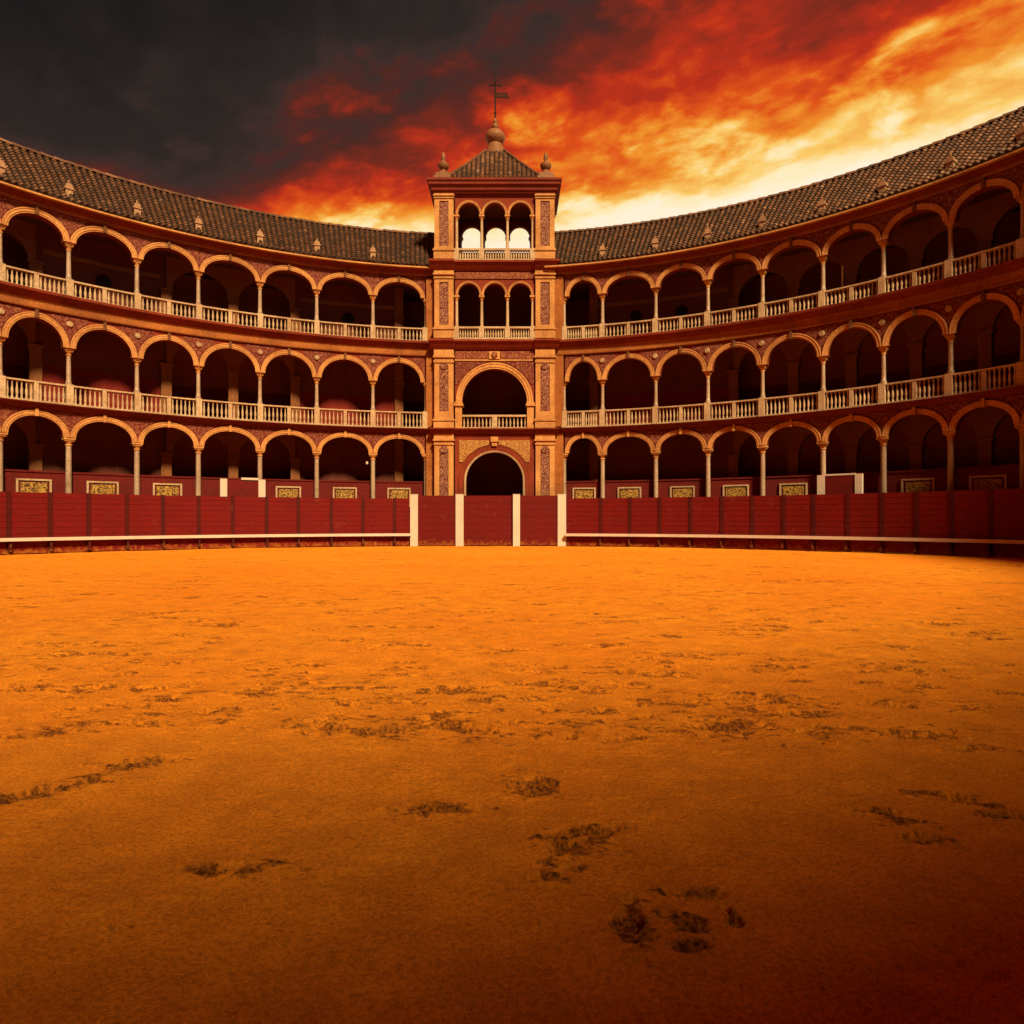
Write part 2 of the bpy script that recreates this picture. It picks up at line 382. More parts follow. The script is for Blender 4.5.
EAVE_D, EAVE_Z, RIDGE_D, RIDGE_Z = -0.46, 13.66, 3.15, 16.75
def tiled_roof(u0, u1, rng, pitch=0.235, rows=17):
    """rows of barrel tiles on the inner slope; plain corrugated outer slope"""
    mb = MB(); n = max(1, round((u1 - u0) / pitch)); sub = 6
    prof = [0.0, .055, .075, .055, 0.0, -.03]
    slope = math.hypot(RIDGE_D - EAVE_D, RIDGE_Z - EAVE_Z); nx, nz = -(RIDGE_Z - EAVE_Z) / slope, (RIDGE_D - EAVE_D) / slope
    us = [u0 + (u1 - u0) * (i + j / sub) / n for i in range(n) for j in range(sub)] + [u1]
    hs = [prof[j] for i in range(n) for j in range(sub)] + [0.0]
    for r in range(rows):
        f0, f1 = r / rows, min(1.0, (r + 1.12) / rows); vs = []
        jit = [rng.uniform(-.03, .03) for _ in range(n + 1)]
        for f, lift in ((f0, .045), (f1, .0)):
            for i, (u, h) in enumerate(zip(us, hs)):
                hh = h + lift; ff = f + jit[i // sub] * (1 if f == f0 else 0) / 4
                d = EAVE_D + (RIDGE_D - EAVE_D) * ff + nx * hh; z = EAVE_Z + (RIDGE_Z - EAVE_Z) * ff + nz * hh
                vs.append(RM(u, d, z))
        k = len(us); fs = []; tint = []
        for i in range(k - 1):
            fs.append((i, i + 1, k + i + 1, k + i))
        for i in range(n):
            c = min(1, max(0, rng.gauss(.56, .14)))
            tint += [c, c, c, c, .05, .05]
        # front lip of each tile row
        for i in range(k): vs.append(RM(us[i], EAVE_D + (RIDGE_D - EAVE_D) * f0 + nx * -.02, EAVE_Z + (RIDGE_Z - EAVE_Z) * f0 + nz * -.02))
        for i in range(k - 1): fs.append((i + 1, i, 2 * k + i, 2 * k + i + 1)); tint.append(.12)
        mb.add(vs, fs, tint)
    nseg = max(2, int((u1 - u0) / 1.0)); vs = []; fs = []
    for i in range(nseg + 1):
        u = u0 + (u1 - u0) * i / nseg; vs += [RM(u, RIDGE_D, RIDGE_Z), RM(u, 6.9, EAVE_Z), RM(u, 6.9, EAVE_Z - .15), RM(u, EAVE_D + .02, EAVE_Z - .06)]
    for i in range(nseg):
        b = 4 * i; fs += [(b, b + 4, b + 5, b + 1), (b + 1, b + 5, b + 6, b + 2), (b + 2, b + 6, b + 7, b + 3)]
    mb.add(vs, fs, [.4] * len(fs))
    return mb
def ridge_tiles(u0, u1, rng):
    mb = MB(); n = round((u1 - u0) / .42)
    for i in range(n):
        a0 = u0 + (u1 - u0) * i / n; a1 = u0 + (u1 - u0) * (i + 1.08) / n; r0, r1 = .17, .13; vs = []
        for u, r in ((a0, r0), (a1, r1)):
            for j in range(7):
                q = PI * j / 6; vs.append(RM(min(u, u1), RIDGE_D + r * 1.1 * math.cos(q), RIDGE_Z - .03 + r * math.sin(q)))
        c = min(1, max(0, rng.gauss(.62, .15)))
        mb.add(vs, [(j, j + 1, 8 + j, 7 + j) for j in range(6)] + [tuple(range(7))], [c] * 6 + [.1])
    return mb

CORN = {   # moulding profiles (d, z), closed; the foot of each stands clear of the one below
    1: [(0.02, 5.523), (-.10, 5.523), (-.14, 5.60), (-.22, 5.62), (-.26, 5.66), (-.38, 5.68), (-.40, 5.717), (0.02, 5.717)],
    2: [(0.02, 9.70), (-.12, 9.70), (-.16, 9.76), (-.24, 9.79), (-.28, 9.87), (-.40, 9.90), (-.42, 9.997), (0.02, 9.997)],
    3: [(0.02, 13.40), (-.10, 13.40), (-.12, 13.44), (-.22, 13.45), (-.24, 13.49), (-.36, 13.50), (-.38, 13.515), (0.02, 13.53)]}
BAND = {2: [(0.02, 9.333), (-.11, 9.333), (-.13, 9.38), (-.09, 9.40), (-.09, 9.64), (-.12, 9.66), (-.12, 9.698), (0.02, 9.698)],
        3: [(0.02, 13.303), (-.07, 13.303), (-.09, 13.33), (-.06, 13.345), (-.06, 13.375), (-.08, 13.385), (-.08, 13.398), (0.02, 13.398)]}

def build_wing(side, angs, pillar_px, gap, n_fine, label):
    """side -1 left / +1 right; angs = column angles in degrees from the tower outwards"""
    rng = random.Random(5 + side)
    th = [rad(a_) for a_ in angs]; us = [x * R for x in th]
    lo, hi = min(us), max(us); ulo = lo; uhi = hi
    inner = us[0] - side * 0.95                           # runs in behind the tower's side
    A, B = min(inner, us[-1]), max(inner, us[-1]); NS = int((B - A) / .45)
    w = thing('gallery_wing', ring((th[0] + th[-1]) / 2, R), label, 'arena gallery')
    # structure: rear wall, floors, ceiling
    obj('rear_wall', MB().box(A, B, 3.7, 4.0, 0, 13.2, RM, NS), M['rear'], w)
    obj('dado', MB().box(A, B, 3.66, 3.697, 5.85, 7.75, RM, NS), M['dado'], w)
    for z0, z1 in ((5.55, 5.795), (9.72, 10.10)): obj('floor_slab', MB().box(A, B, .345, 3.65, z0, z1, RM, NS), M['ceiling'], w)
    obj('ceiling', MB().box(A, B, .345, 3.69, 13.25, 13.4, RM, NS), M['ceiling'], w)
    obj('outer_wall', MB().box(A, B, 6.2, 6.5, 0, 13.6, RM, NS), M['ochre'], w)
    # pilaster strip against the tower
    s0, s1 = sorted((us[0] - side * .06, inner))
    obj('end_pilaster', MB().box(s0, s1, -.10, .5, 0, 5.50, RM, 2).box(s0, s1, -.10, .5, 5.82, 9.30, RM, 2).box(s0, s1, -.10, .5, 10.12, 13.2, RM, 2), M['ochre'], w)
    # inner pillars and rear arcade
    pth = sorted([theta_at(p, R + 1.85) for p in pillar_px]); pus = [x * R for x in pth]
    for k, (z0, z1) in enumerate(((0, 5.54), (5.80, 9.71), (10.11, 13.24))):
        zs = (4.3, 8.35, 11.75)[k]
        for pu in pus:
            endp = pu == (pus[-1] if side < 0 else pus[0])
            pm = MB().box(pu - .2, pu + .2, 1.7, 2.05, z0, zs - .12, RM)
            if endp: pm.box(pu - .2, pu + .2, 1.7, 2.05, zs + .002, z1, RM)
            p = obj('pillar', pm, M['pillar'], w)
            obj('pillar_capital', MB().box(pu - .26, pu + .26, 1.64, 2.11, zs - .119, zs - .002, RM), M['pillar'], p)
        for p0, p1 in zip(pus, pus[1:]):
            mid = (p0 + p1) / 2
            wide = abs(p1 - p0) > 3.4
            if wide:
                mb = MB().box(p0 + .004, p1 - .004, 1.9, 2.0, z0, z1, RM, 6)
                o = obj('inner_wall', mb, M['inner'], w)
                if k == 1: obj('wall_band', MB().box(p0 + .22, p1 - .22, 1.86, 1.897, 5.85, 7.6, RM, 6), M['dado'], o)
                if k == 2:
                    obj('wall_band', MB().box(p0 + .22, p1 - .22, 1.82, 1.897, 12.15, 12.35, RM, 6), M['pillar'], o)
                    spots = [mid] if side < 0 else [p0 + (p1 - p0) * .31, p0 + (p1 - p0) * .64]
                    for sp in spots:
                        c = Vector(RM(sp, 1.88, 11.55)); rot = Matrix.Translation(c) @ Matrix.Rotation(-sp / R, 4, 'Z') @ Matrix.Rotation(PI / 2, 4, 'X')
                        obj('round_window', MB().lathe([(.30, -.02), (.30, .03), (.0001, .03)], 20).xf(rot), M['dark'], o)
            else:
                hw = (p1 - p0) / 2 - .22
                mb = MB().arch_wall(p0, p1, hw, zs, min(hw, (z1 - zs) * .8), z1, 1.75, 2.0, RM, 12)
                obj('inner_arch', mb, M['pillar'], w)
    # red wall behind the columns at arena level
    obj('parapet', MB().box(min(us[0], us[-1]), max(us[0], us[-1]), .36, .46, 0, 3.08, RM, NS)
        , M['parapet'], w)
    obj('parapet_coping', MB().box(min(us[0], us[-1]), max(us[0], us[-1]), .32, .50, 3.082, 3.15, RM, NS), M['parapet'], w)
    # cornices
    for k in (1, 2, 3): obj('cornice', MB().sweep(A, B, CORN[k], RM, NS), M['deepred'] if k == 1 else M['red'], w)
    for k in (2, 3): obj('entablature_band', MB().sweep(A, B, BAND[k], RM, NS), M['ochre'], w)
    obj('eaves_fillet', MB().sweep(A, B, [(-.05, 13.54), (-.44, 13.525), (-.53, 13.53), (-.53, 13.595), (-.05, 13.64)], RM, NS), M['arch'], w)
    # arcades
    for k, st in enumerate(ST):
        wallmb = MB()
        for i in range(len(us) - 1):
            u0, u1 = sorted((us[i], us[i + 1])); half = (u1 - u0) / 2; a_ = half - ARCHW - .01
            wallmb.arch_wall(u0, u1, a_, st['spring'], st['rise'], st['top'], WALL0, WALL1, RM, 16)
        obj('arcade_wall', wallmb, M['red'], w)
        def crown(u, st=st):
            """upper edge of the arch band at u"""
            for i in range(len(us) - 1):
                u0, u1 = sorted((us[i], us[i + 1]))
                if u0 <= u <= u1:
                    half = (u1 - u0) / 2; aa = half - .01; q = abs(u - (u0 + u1) / 2) / aa
                    return st['spring'] + (st['rise'] + ARCHW) * math.sqrt(max(0, 1 - q * q)) + .05
            return st['top']
        for i in range(len(us) - 1):
            u0, u1 = sorted((us[i], us[i + 1])); uc = (u0 + u1) / 2; half = (u1 - u0) / 2; a_ = half - ARCHW - .01
            o = obj('arch', MB().archivolt(uc, a_, st['spring'], st['rise'], ARCHW, WALL0, .09, RM), M['arch'], w)
            zt = st['spring'] + st['rise']
            obj('keystone', MB().box(uc - .055, uc + .055, -.15, .05, zt - .03, min(zt + ARCHW + .09, st['top'] - .01), RM), M['keystone'] if k else M['arch'], o)
        for i in range(len(us)):
            wl = .74 * abs(us[min(i + 1, len(us) - 1)] - us[max(i - 1, 0)]) / (1 if 0 < i < len(us) - 1 else .5) / 4
            wl = .62 if wl > .62 else wl
            ua = us[i] - (wl if not (i == 0 and side > 0) and not (i == len(us) - 1 and side < 0) else -.03)
            ub = us[i] + (wl if not (i == 0 and side < 0) and not (i == len(us) - 1 and side > 0) else -.03)
            n = 14; uu = [ua + (ub - ua) * q / n for q in range(n + 1)]
            top = st['top'] - .05
            zb = lambda u: min(max(crown(u), st['spring'] + .22), top - .02)
            o = obj('spandrel_panel', MB().strip(uu, zb, top, -.02, .004, RM), M['spandrel'], w)
            if 0 < i < len(us) - 1 and k == 1:
                put('medallion', MEDM, RM(us[i], -.04, st['top'] - .36), o, -th[i])
        for i in range(len(us)):
            sh, cp, z0 = COLM[k]
            c = put('column', sh, RM(us[i] + (0 if i else -side * .05), COLD, z0), w, -th[i])
            q = bpy.data.objects.new('capital', cp); COL.objects.link(q); q.parent = c; q.location = (0, 0, st['capb'] - z0)
    # balustrades
    rest = MB()
    fine = 0
    order = sorted(range(len(us) - 1), key=lambda i: math.hypot(*RM((us[i] + us[i + 1]) / 2, 0, 0)[:2]))
    vis = [i for i in order if i < n_fine[1]][:n_fine[0]]
    for k in (1, 2):
        st = ST[k]; f, rl = st['floor'], st['rail']; hgt = rl - f; D0 = .02
        for i in range(len(us) - 1):
            u0, u1 = sorted((us[i], us[i + 1])); mid = (u0 + u1) / 2
            b = obj('balustrade', MB().box(u0 + .125, u1 - .125, -.10, .16, f, f + .10, RM, 4), M['stone'], w)
            obj('handrail', MB().box(u0 + .125, u1 - .125, -.07, .13, rl - .06, rl, RM, 4), M['stone'], b)
            obj('pedestal', MB().box(mid - .075, mid + .075, -.06, .12, f + .102, rl - .062, RM), M['stone'], b)
            sc = (hgt - .10 - .06) / .52
            for h0, h1 in ((u0 + .125, mid - .075), (mid + .075, u1 - .125)):
                for j in range(6):
                    u = h0 + (h1 - h0) * (j + .5) / 6; p = RM(u, .03, f + .10)
                    if i in vis:
                        o = put('baluster', BALM, p, b); o.scale = (1, 1, sc)
                    else: rest.lathe([(r, z * sc) for r, z in BAL_PROF], 8, p)
        for i in range(len(us)):
            obj('column_pedestal', MB().box(us[i] - .12, us[i] + .12, -.12, .28, f, rl + .018, RM).box(us[i] - .14, us[i] + .14, -.14, .30, f + .002, f + .12, RM), M['stone'], w)
    o = obj('balusters', rest, M['stone'], w); o['kind'] = 'stuff'
    # roof
    r_ = obj('roof', tiled_roof(A, B, rng), M['tile'], w)
    obj('ridge_tiles', ridge_tiles(A, B, rng), M['tile'], r_)
    for i in range(1, len(us)):
        put('dormer_vent', VENTM, RM(us[i] + .02 * rng.uniform(-1, 1), -.02, 13.92), r_, -th[i])
    return w

LANG = [-6.98, -13.45, -20.19, -26.66, -33.24, -39.3, -45.43, -51.0, -57.0, -63.0, -69.0]
RANG = [10.83, 15.53, 22.04, 28.16, 34.23, 40.49, 46.24, 52.03, 57.61, 63.5, 69.5, 75.5]
build_wing(-1, LANG, [-230, -45, 35, 166, 233, 295, 399], None, (4, 7), 'long three-storey red and ochre arcaded gallery curving away left of the tower')
build_wing(1, RANG, [594, 734, 794, 852, 917, 986, 1075], None, (4, 8), 'long three-storey red and ochre arcaded gallery curving away right of the tower')

# the range that closes the ring behind the viewer (its roof line is what shades the near sand)
def build_far_range(a0, a1):
    n = 36; u0, u1 = rad(a0) * R, rad(a1) * R
    w = thing('gallery_wing', ring(rad((a0 + a1) / 2), R), 'plain arcaded gallery range closing the ring behind the viewer', 'arena gallery')
    mb = MB()
    for k, st in enumerate(ST):
        for i in range(n):
            p0, p1 = u0 + (u1 - u0) * i / n, u0 + (u1 - u0) * (i + 1) / n
            mb.arch_wall(p0, p1, (p1 - p0) / 2 - .2, st['spring'], st['rise'], (5.8, 10.11, 13.4)[k], 0, .34, RM, 8, zbase=st['floor'])
    obj('arcade_wall', mb, M['red'], w)
    obj('rear_wall', MB().box(u0, u1, 3.7, 4.0, 0, 13.3, RM, 90), M['inner'], w)
    for z0, z1 in ((5.55, 5.795), (9.72, 10.10), (13.25, 13.38)): obj('floor_slab', MB().box(u0, u1, .345, 3.65, z0, z1, RM, 90), M['ceiling'], w)
    obj('outer_wall', MB().box(u0, u1, 6.2, 6.5, 0, 13.6, RM, 90), M['ochre'], w)
    obj('cornice', MB().sweep(u0, u1, CORN[3], RM, 90), M['red'], w)
    r_ = MB(); vs = []; fs = []
    obj('roof', MB().sweep(u0, u1, [(EAVE_D, EAVE_Z), (RIDGE_D, RIDGE_Z), (6.9, EAVE_Z), (6.9, EAVE_Z - .1), (EAVE_D, EAVE_Z - .07)], RM, 110), M['plain_tile'], w)
build_far_range(75.5, 291.0)

# ------------------------------------------------------------------ the gate tower
TY, TS = 31.9, 0.0491
def tx(px): return (px - 512) * TS
def tz(py): return EYE + (519.3 - py) * TS
def TM(u, d, z): return (u, TY + d, z)
TXC = tx(494.5); HW = tx(554.5) - TXC
tower = thing('gate_tower', (TXC, TY, 0), 'tall red and ochre gate tower with open arched belvedere and tiled pyramid roof', 'tower')
L_, R_ = TXC - HW, TXC + HW
P0, P1 = HW - .93, HW                      # pilasters between these distances from the axis
PIN = HW - 1.0
# mass of the tower behind its front, room by room (dark inside)
body = MB()
body.box(L_ - .02, L_ + .3, .3, 5.0, 0, 14.0, TM).box(R_ - .3, R_ + .02, .3, 5.0, 0, 14.0, TM).box(L_ + .31, R_ - .31, 4.7, 4.98, 0, 14.0, TM)
obj('wall', body, M['red'], tower)
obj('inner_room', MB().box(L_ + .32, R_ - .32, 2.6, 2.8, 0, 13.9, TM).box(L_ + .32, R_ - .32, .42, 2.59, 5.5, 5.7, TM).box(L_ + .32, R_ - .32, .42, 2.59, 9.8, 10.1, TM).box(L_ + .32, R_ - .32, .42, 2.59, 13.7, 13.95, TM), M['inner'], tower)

# front wall of each storey with its openings
f1 = MB().arch_wall(TXC - PIN, TXC + PIN, 1.40, tz(481), 1.40, 5.55, .10, .42, TM, 24, zbase=0)
obj('front_wall', f1, M['red'], tower)
f2 = MB().arch_wall(TXC - PIN, TXC + PIN, 1.60, tz(402), 1.64, 9.72, .10, .42, TM, 24, zbase=5.7)
obj('front_wall', f2, M['red'], tower)
def triple(zs, zb, zt, d0, d1, name):
    cs = [TXC - 1.27, TXC, TXC + 1.27]; mb = MB()
    for c in cs: mb.arch_wall(c - .635, c + .635, .535, zs, .58, zt, d0, d1, TM, 14)
    mb.box(TXC - PIN, TXC - 1.907, d0, d1, zb, zt, TM).box(TXC + 1.907, TXC + PIN, d0, d1, zb, zt, TM)
    return obj(name, mb, M['red'], tower), cs
triple(tz(294.7), 10.1, 13.6, .10, .38, 'front_wall')
SP3, SP4 = tz(294.7), tz(214)

def archset(cs, a_, zs, rise, wd, d0, mat, proud=.08):
    for c in cs: obj('arch', MB().archivolt(c, a_, zs, rise, wd, d0, proud, TM), mat, tower)
archset([TXC - 1.27, TXC, TXC + 1.27], .535, SP3, .58, .10, .10, M['arch'])
o = obj('arch', MB().archivolt(TXC, 1.60, tz(402), 1.64, .30, .10, .13, TM, 32), M['arch'], tower)
obj('arch', MB().archivolt(TXC, 1.40, tz(481), 1.40, .09, .10, .10, TM, 32, drop=tz(481) - .02), M['stone'], tower)
obj('arch', MB().archivolt(TXC, 1.495, tz(481), 1.495, .27, .10, .06, TM, 32, drop=tz(481) - .02), M['red'], tower)
# jambs of the balcony arch
for sgn in (-1, 1):
    x0, x1 = sorted((TXC + sgn * 1.60, TXC + sgn * 1.93))
    j = obj('jamb', MB().box(x0, x1, .0, .45, 5.72, tz(402) - .2, TM), M['arch'], tower)
    obj('impost', MB().box(x0 - .06, x1 + .06, -.08, .5, tz(402) - .198, tz(402) - .1, TM).box(x0 - .03, x1 + .03, -.04, .47, tz(402) - .098, tz(402) - .003, TM), M['arch'], j)
# keystones and ornament
obj('keystone', MB().box(TXC - .18, TXC + .18, -.12, .09, tz(442), tz(437), TM).box(TXC - .13, TXC + .13, -.06, .09, tz(446), tz(442) - .003, TM), M['arch'], tower)
em = obj('emblem', MB().box(TXC - .27, TXC + .27, -.02, .09, tz(359), tz(351.5), TM), M['arch'], tower)
obj('carving', MB().lathe([(.16, 0), (.16, .04), (.09, .07), (.0001, .08)], 10).xf(Matrix.Translation((TXC, TY - .02, tz(355.2))) @ Matrix.Rotation(PI / 2, 4, 'X')), M['frieze'], em)
for sgn in (-1, 1):
    n = 16
    us_ = [TXC + sgn * (.20 + (1.74 - .20) * i / n) for i in range(n + 1)]; us_.sort()
    zb = lambda u: min(tz(481) + math.sqrt(max(0, 1.80 ** 2 - (u - TXC) ** 2)), tz(441.2)) if abs(u - TXC) < 1.80 else tz(481)
    zz_ = lambda u: max(zb(u), tz(462))
    p = obj('spandrel_panel', MB().strip(us_, zz_, tz(440), .055, .099, TM), M['goldwork'], tower)
    us_ = sorted([TXC + sgn * (.35 + (1.93 - .35) * i / n) for i in range(n + 1)])
    zb2 = lambda u: min(max(tz(402) + 2.0 * math.sqrt(max(0, 1 - ((u - TXC) / 2.0) ** 2)), tz(384)), tz(362))
    obj('spandrel_panel', MB().strip(us_, zb2, tz(361), .07, .099, TM), M['spandrel'], tower)
obj('frieze_panel', MB().box(TXC - 1.93, TXC - .3, .06, .099, tz(358.5), tz(351), TM).box(TXC + .3, TXC + 1.93, .06, .099, tz(358.5), tz(351), TM), M['frieze'], tower)
obj('frieze_panel', MB().box(TXC - 1.93, TXC + 1.93, .05, .099, tz(278.5), tz(272), TM), M['frieze'], tower)
obj('string_course', MB().box(TXC - 1.95, TXC + 1.95, .03, .098, tz(360.8), tz(359.2), TM), M['arch'], tower)

# pilasters: pedestal, framed shaft with sunk arabesque panel, capital blocks
def pilaster(zbase, zped, zp0, zp1, zcap0, zcap1, top, sgn, rounded=False):
    x0, x1 = sorted((TXC + sgn * P0, TXC + sgn * P1)); xm = (x0 + x1) / 2
    p = obj('pilaster', MB().box(x0, x0 + .24, -.05, .3, zped, zcap0 - .003, TM).box(x1 - .24, x1, -.05, .3, zped, zcap0 - .003, TM)
            .box(x0 + .242, x1 - .242, -.05, .3, zped, zp0, TM).box(x0 + .242, x1 - .242, -.05, .3, zp1, zcap0 - .003, TM)
            .box(x0 + .242, x1 - .242, .03, .3, zp0 + .002, zp1 - .002, TM), M['arch'], tower)
    obj('arabesque_panel', MB().box(x0 + .26, x1 - .26, -.005, .029, zp0 + .02, zp1 - .02, TM), M['panel'], p)
    obj('panel_head', MB().lathe([(.19, 0), (.19, .03), (.0001, .035)], 16).xf(Matrix.Translation((xm, TY - .03, zp1 - .01)) @ Matrix.Rotation(PI / 2, 4, 'X')), M['panel'], p) if rounded else None
    obj('pilaster_base', MB().box(x0 - .03, x1 + .03, -.12, .32, zbase, zped - .16, TM).box(x0 - .07, x1 + .07, -.17, .34, zped - .158, zped - .08, TM)
        .box(x0 - .02, x1 + .02, -.10, .31, zped - .078, zped - .002, TM), M['arch'], p)
    obj('pilaster_capital', MB().box(x0 - .03, x1 + .03, -.10, .32, zcap0, zcap0 + (zcap1 - zcap0) * .3, TM).box(x0, x1, -.06, .3, zcap0 + (zcap1 - zcap0) * .3 + .003, zcap0 + (zcap1 - zcap0) * .7, TM)
        .box(x0 - .06, x1 + .06, -.14, .34, zcap0 + (zcap1 - zcap0) * .7 + .003, zcap1, TM).box(x0 - .02, x1 + .02, -.08, .3, zcap1 + .003, top, TM), M['arch'], p)
for sgn in (-1, 1):
    pilaster(0, .9, 1.2, tz(449), tz(445), tz(439.5), tz(434), sgn, True)
    pilaster(tz(428.5), tz(418), tz(411.5), tz(365.5), tz(363), tz(356), tz(349.5), sgn, True)
    pilaster(tz(338.5), tz(327), tz(325), tz(282.5), tz(279), tz(274), tz(270.5), sgn)
    pilaster(tz(259.5), tz(248.5), tz(246.5), tz(201.5), tz(199), tz(196), tz(194.3), sgn)

def tower_cornice(z0, z1, proj, mat):
    """stepped moulding that breaks forward over the pilasters"""
    h = z1 - z0; q = [(0, .0), (.28, .35), (.5, .55), (.78, 1.0), (1, 1.0)]
    mb = MB()
    for (x0, x1, base) in ((L_ - .04, TXC - P0 + .06, -.12), (TXC + P0 - .06, R_ + .04, -.12), (TXC - P0 + .062, TXC + P0 - .062, .02)):
        prof = [(.5, z0)] + [(base - proj * pr, z0 + h * f) for f, pr in q] + [(.5, z1)]
        ex = proj * .6 if base < 0 else 0
        mb.sweep(x0 - (ex if x0 < TXC - 2 else 0), x1 + (ex if x1 > TXC + 2 else 0), prof, TM, 1)
    mb.box(L_ - .04 - proj * .5, L_ + .02, .502, 5.0, z0, z1, TM).box(R_ - .02, R_ + .04 + proj * .5, .502, 5.0, z0, z1, TM)
    return obj('cornice', mb, mat, tower)
tower_cornice(tz(434), tz(428.7), .26, M['deepred'])
tower_cornice(tz(349.3), tz(340.8), .30, M['red'])
tower_cornice(tz(270.4), tz(262.2), .30, M['red'])

def tower_balustrade(x0, x1, z0, z1, posts, d, per):
    b = obj('balustrade', MB().box(x0, x1, d - .12, d + .12, z0, z0 + .12, TM), M['stone'], tower)
    obj('handrail', MB().box(x0, x1, d - .10, d + .10, z1 - .09, z1, TM), M['stone'], b)
    for pz in posts: obj('pedestal', MB().box(pz - .13, pz + .13, d - .13, d + .11, z0 + .122, z1 - .092, TM), M['stone'], b)
    sc = (z1 - z0 - .21) / .52
    xs = [x0 - .13] + list(posts) + [x1 + .13] if posts and posts[0] > x0 + .4 else list(posts)
    for a_, c_ in zip(xs, xs[1:]):
        for j in range(per):
            o = put('baluster', BALM, TM(a_ + .13 + (c_ - a_ - .26) * (j + .5) / per, d, z0 + .12), b); o.scale = (1, 1, sc)
tower_balustrade(TXC - 1.6, TXC + 1.6, tz(429.5), tz(414.5), [TXC], .2, 8)
tower_balustrade(TXC - 2.0, TXC + 2.0, tz(340.6), tz(327), [TXC - 1.87, TXC - .635, TXC + .635, TXC + 1.87], .02, 8)
tower_balustrade(TXC - 2.0, TXC + 2.0, tz(262), tz(249), [TXC - 1.87, TXC - .635, TXC + .635, TXC + 1.87], .02, 8)

def colonnette(x, d, z0, z1):
    h = z1 - z0
    c = put('column', smooth_angle(MB().lathe([(.11, 0), (.11, .06), (.075, .12), (.07, h * .5), (.06, h - .26)], 12).mesh('column', M['stone'])), TM(x, d, z0), tower)
    q = bpy.data.objects.new('capital', CAPM); COL.objects.link(q); q.parent = c; q.location = (0, 0, h - .26)
CAPM = smooth_angle(MB().lathe([(.065, 0), (.09, .03), (.075, .06), (.11, .15), (.12, .17)], 12).box(-.13, .13, -.13, .13, .17, .257).mesh('capital', M['arch']))
for x in (TXC - 1.87, TXC - .635, TXC + .635, TXC + 1.87):
    colonnette(x, .18, tz(327) + .01, SP3 - .003)
    colonnette(x, .18, tz(249) + .01, SP4 - .003)
    colonnette(x, 2.72, 14.06, SP4 - .003)

# belvedere
BT = tz(194)
triple(SP4, 14.05, BT, .10, .36, 'front_wall'); triple(SP4, 14.05, BT, 2.60, 2.86, 'back_wall')
archset([TXC - 1.27, TXC, TXC + 1.27], .535, SP4, .58, .10, .10, M['arch'])
obj('side_wall', MB().box(L_, L_ + .3, .302, 2.98, 14.02, BT, TM).box(R_ - .3, R_, .302, 2.98, 14.02, BT, TM), M['ochre'], tower)
obj('back_pier', MB().box(L_ + .302, TXC - PIN - .003, 2.6, 2.97, 14.02, BT, TM).box(TXC + PIN + .003, R_ - .302, 2.6, 2.97, 14.02, BT, TM), M['ochre'], tower)
obj('back_parapet', MB().box(TXC - PIN, TXC + PIN, 2.45, 2.59, 14.05, 15.35, TM), M['red'], tower)
obj('belvedere_floor', MB().box(L_ + .302, R_ - .302, .37, 2.59, 13.96, 14.04, TM), M['ceiling'], tower)
obj('belvedere_ceiling', MB().box(L_ + .302, R_ - .302, .37, 2.59, BT - .2, BT - .05, TM), M['ceiling'], tower)
zc0, zc1 = BT + .003, tz(181.5)
mb = MB()
cx0, cx1 = L_, R_
prev = None
steps = [(zc0, .02), (zc0 + .10, .06), (zc0 + .11, .12), (zc0 + .25, .15), (zc0 + .33, .26), (zc1 - .12, .28), (zc1 - .11, .33), (zc1, .33)]
vs = []; fs = []
for z, e_ in steps: vs += [(L_ - e_, TY - .05 - e_, z), (R_ + e_, TY - .05 - e_, z), (R_ + e_, TY + 3.0 + e_, z), (L_ - e_, TY + 3.0 + e_, z)]
for i in range(len(steps) - 1):
    for j in range(4): fs.append((4 * i + j, 4 * i + (j + 1) % 4, 4 * i + 4 + (j + 1) % 4, 4 * i + 4 + j))
fs += [(0, 3, 2, 1), tuple(4 * (len(steps) - 1) + j for j in range(4))]
mb.add(vs, fs); obj('crown_cornice', mb, M['deepred'], tower)
# pyramid roof with barrel tiles
ax, ay = TXC, TY + 1.48; zb_, za_ = zc1 + .02, 19.9; ht = .46
rng = random.Random(3); mb = MB()
for sdx in range(4):
    rot = Matrix.Translation((ax, ay, 0)) @ Matrix.Rotation(sdx * PI / 2, 4, 'Z')
    hb, hp_ = (2.5, 1.66) if sdx % 2 == 0 else (1.66, 2.5)
    n = 22 if sdx % 2 == 0 else 15; sub = 6; rows = 14; prof = [0, .05, .07, .05, 0, -.03]
    for r in range(rows):
        vs = []; fs = []; tint = []
        def half(f): return hb + (ht - hb) * f
        def far_(f): return hp_ + (ht - hp_) * f
        def zed(f): return zb_ + (za_ - zb_) * (f ** 1.12)
        f0, f1 = r / rows, min(1, (r + 1.1) / rows)
        ks = n * sub
        for f, lift in ((f0, .04), (f1, 0)):
            for i in range(ks + 1):
                u = -hb + 2 * hb * i / ks; u = max(-half(f), min(half(f), u))
                vs.append(tuple(rot @ Vector((u, -far_(f), zed(f) + prof[i % sub] + lift))))
        for i in range(ks):
            fs.append((i, i + 1, ks + 1 + i + 1, ks + 1 + i))
            if i % sub == 0: c = min(1, max(0, rng.gauss(.65, .14)))
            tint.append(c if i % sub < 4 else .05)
        mb.add(vs, fs, tint)
troof = obj('roof', mb, M['tile'], tower)
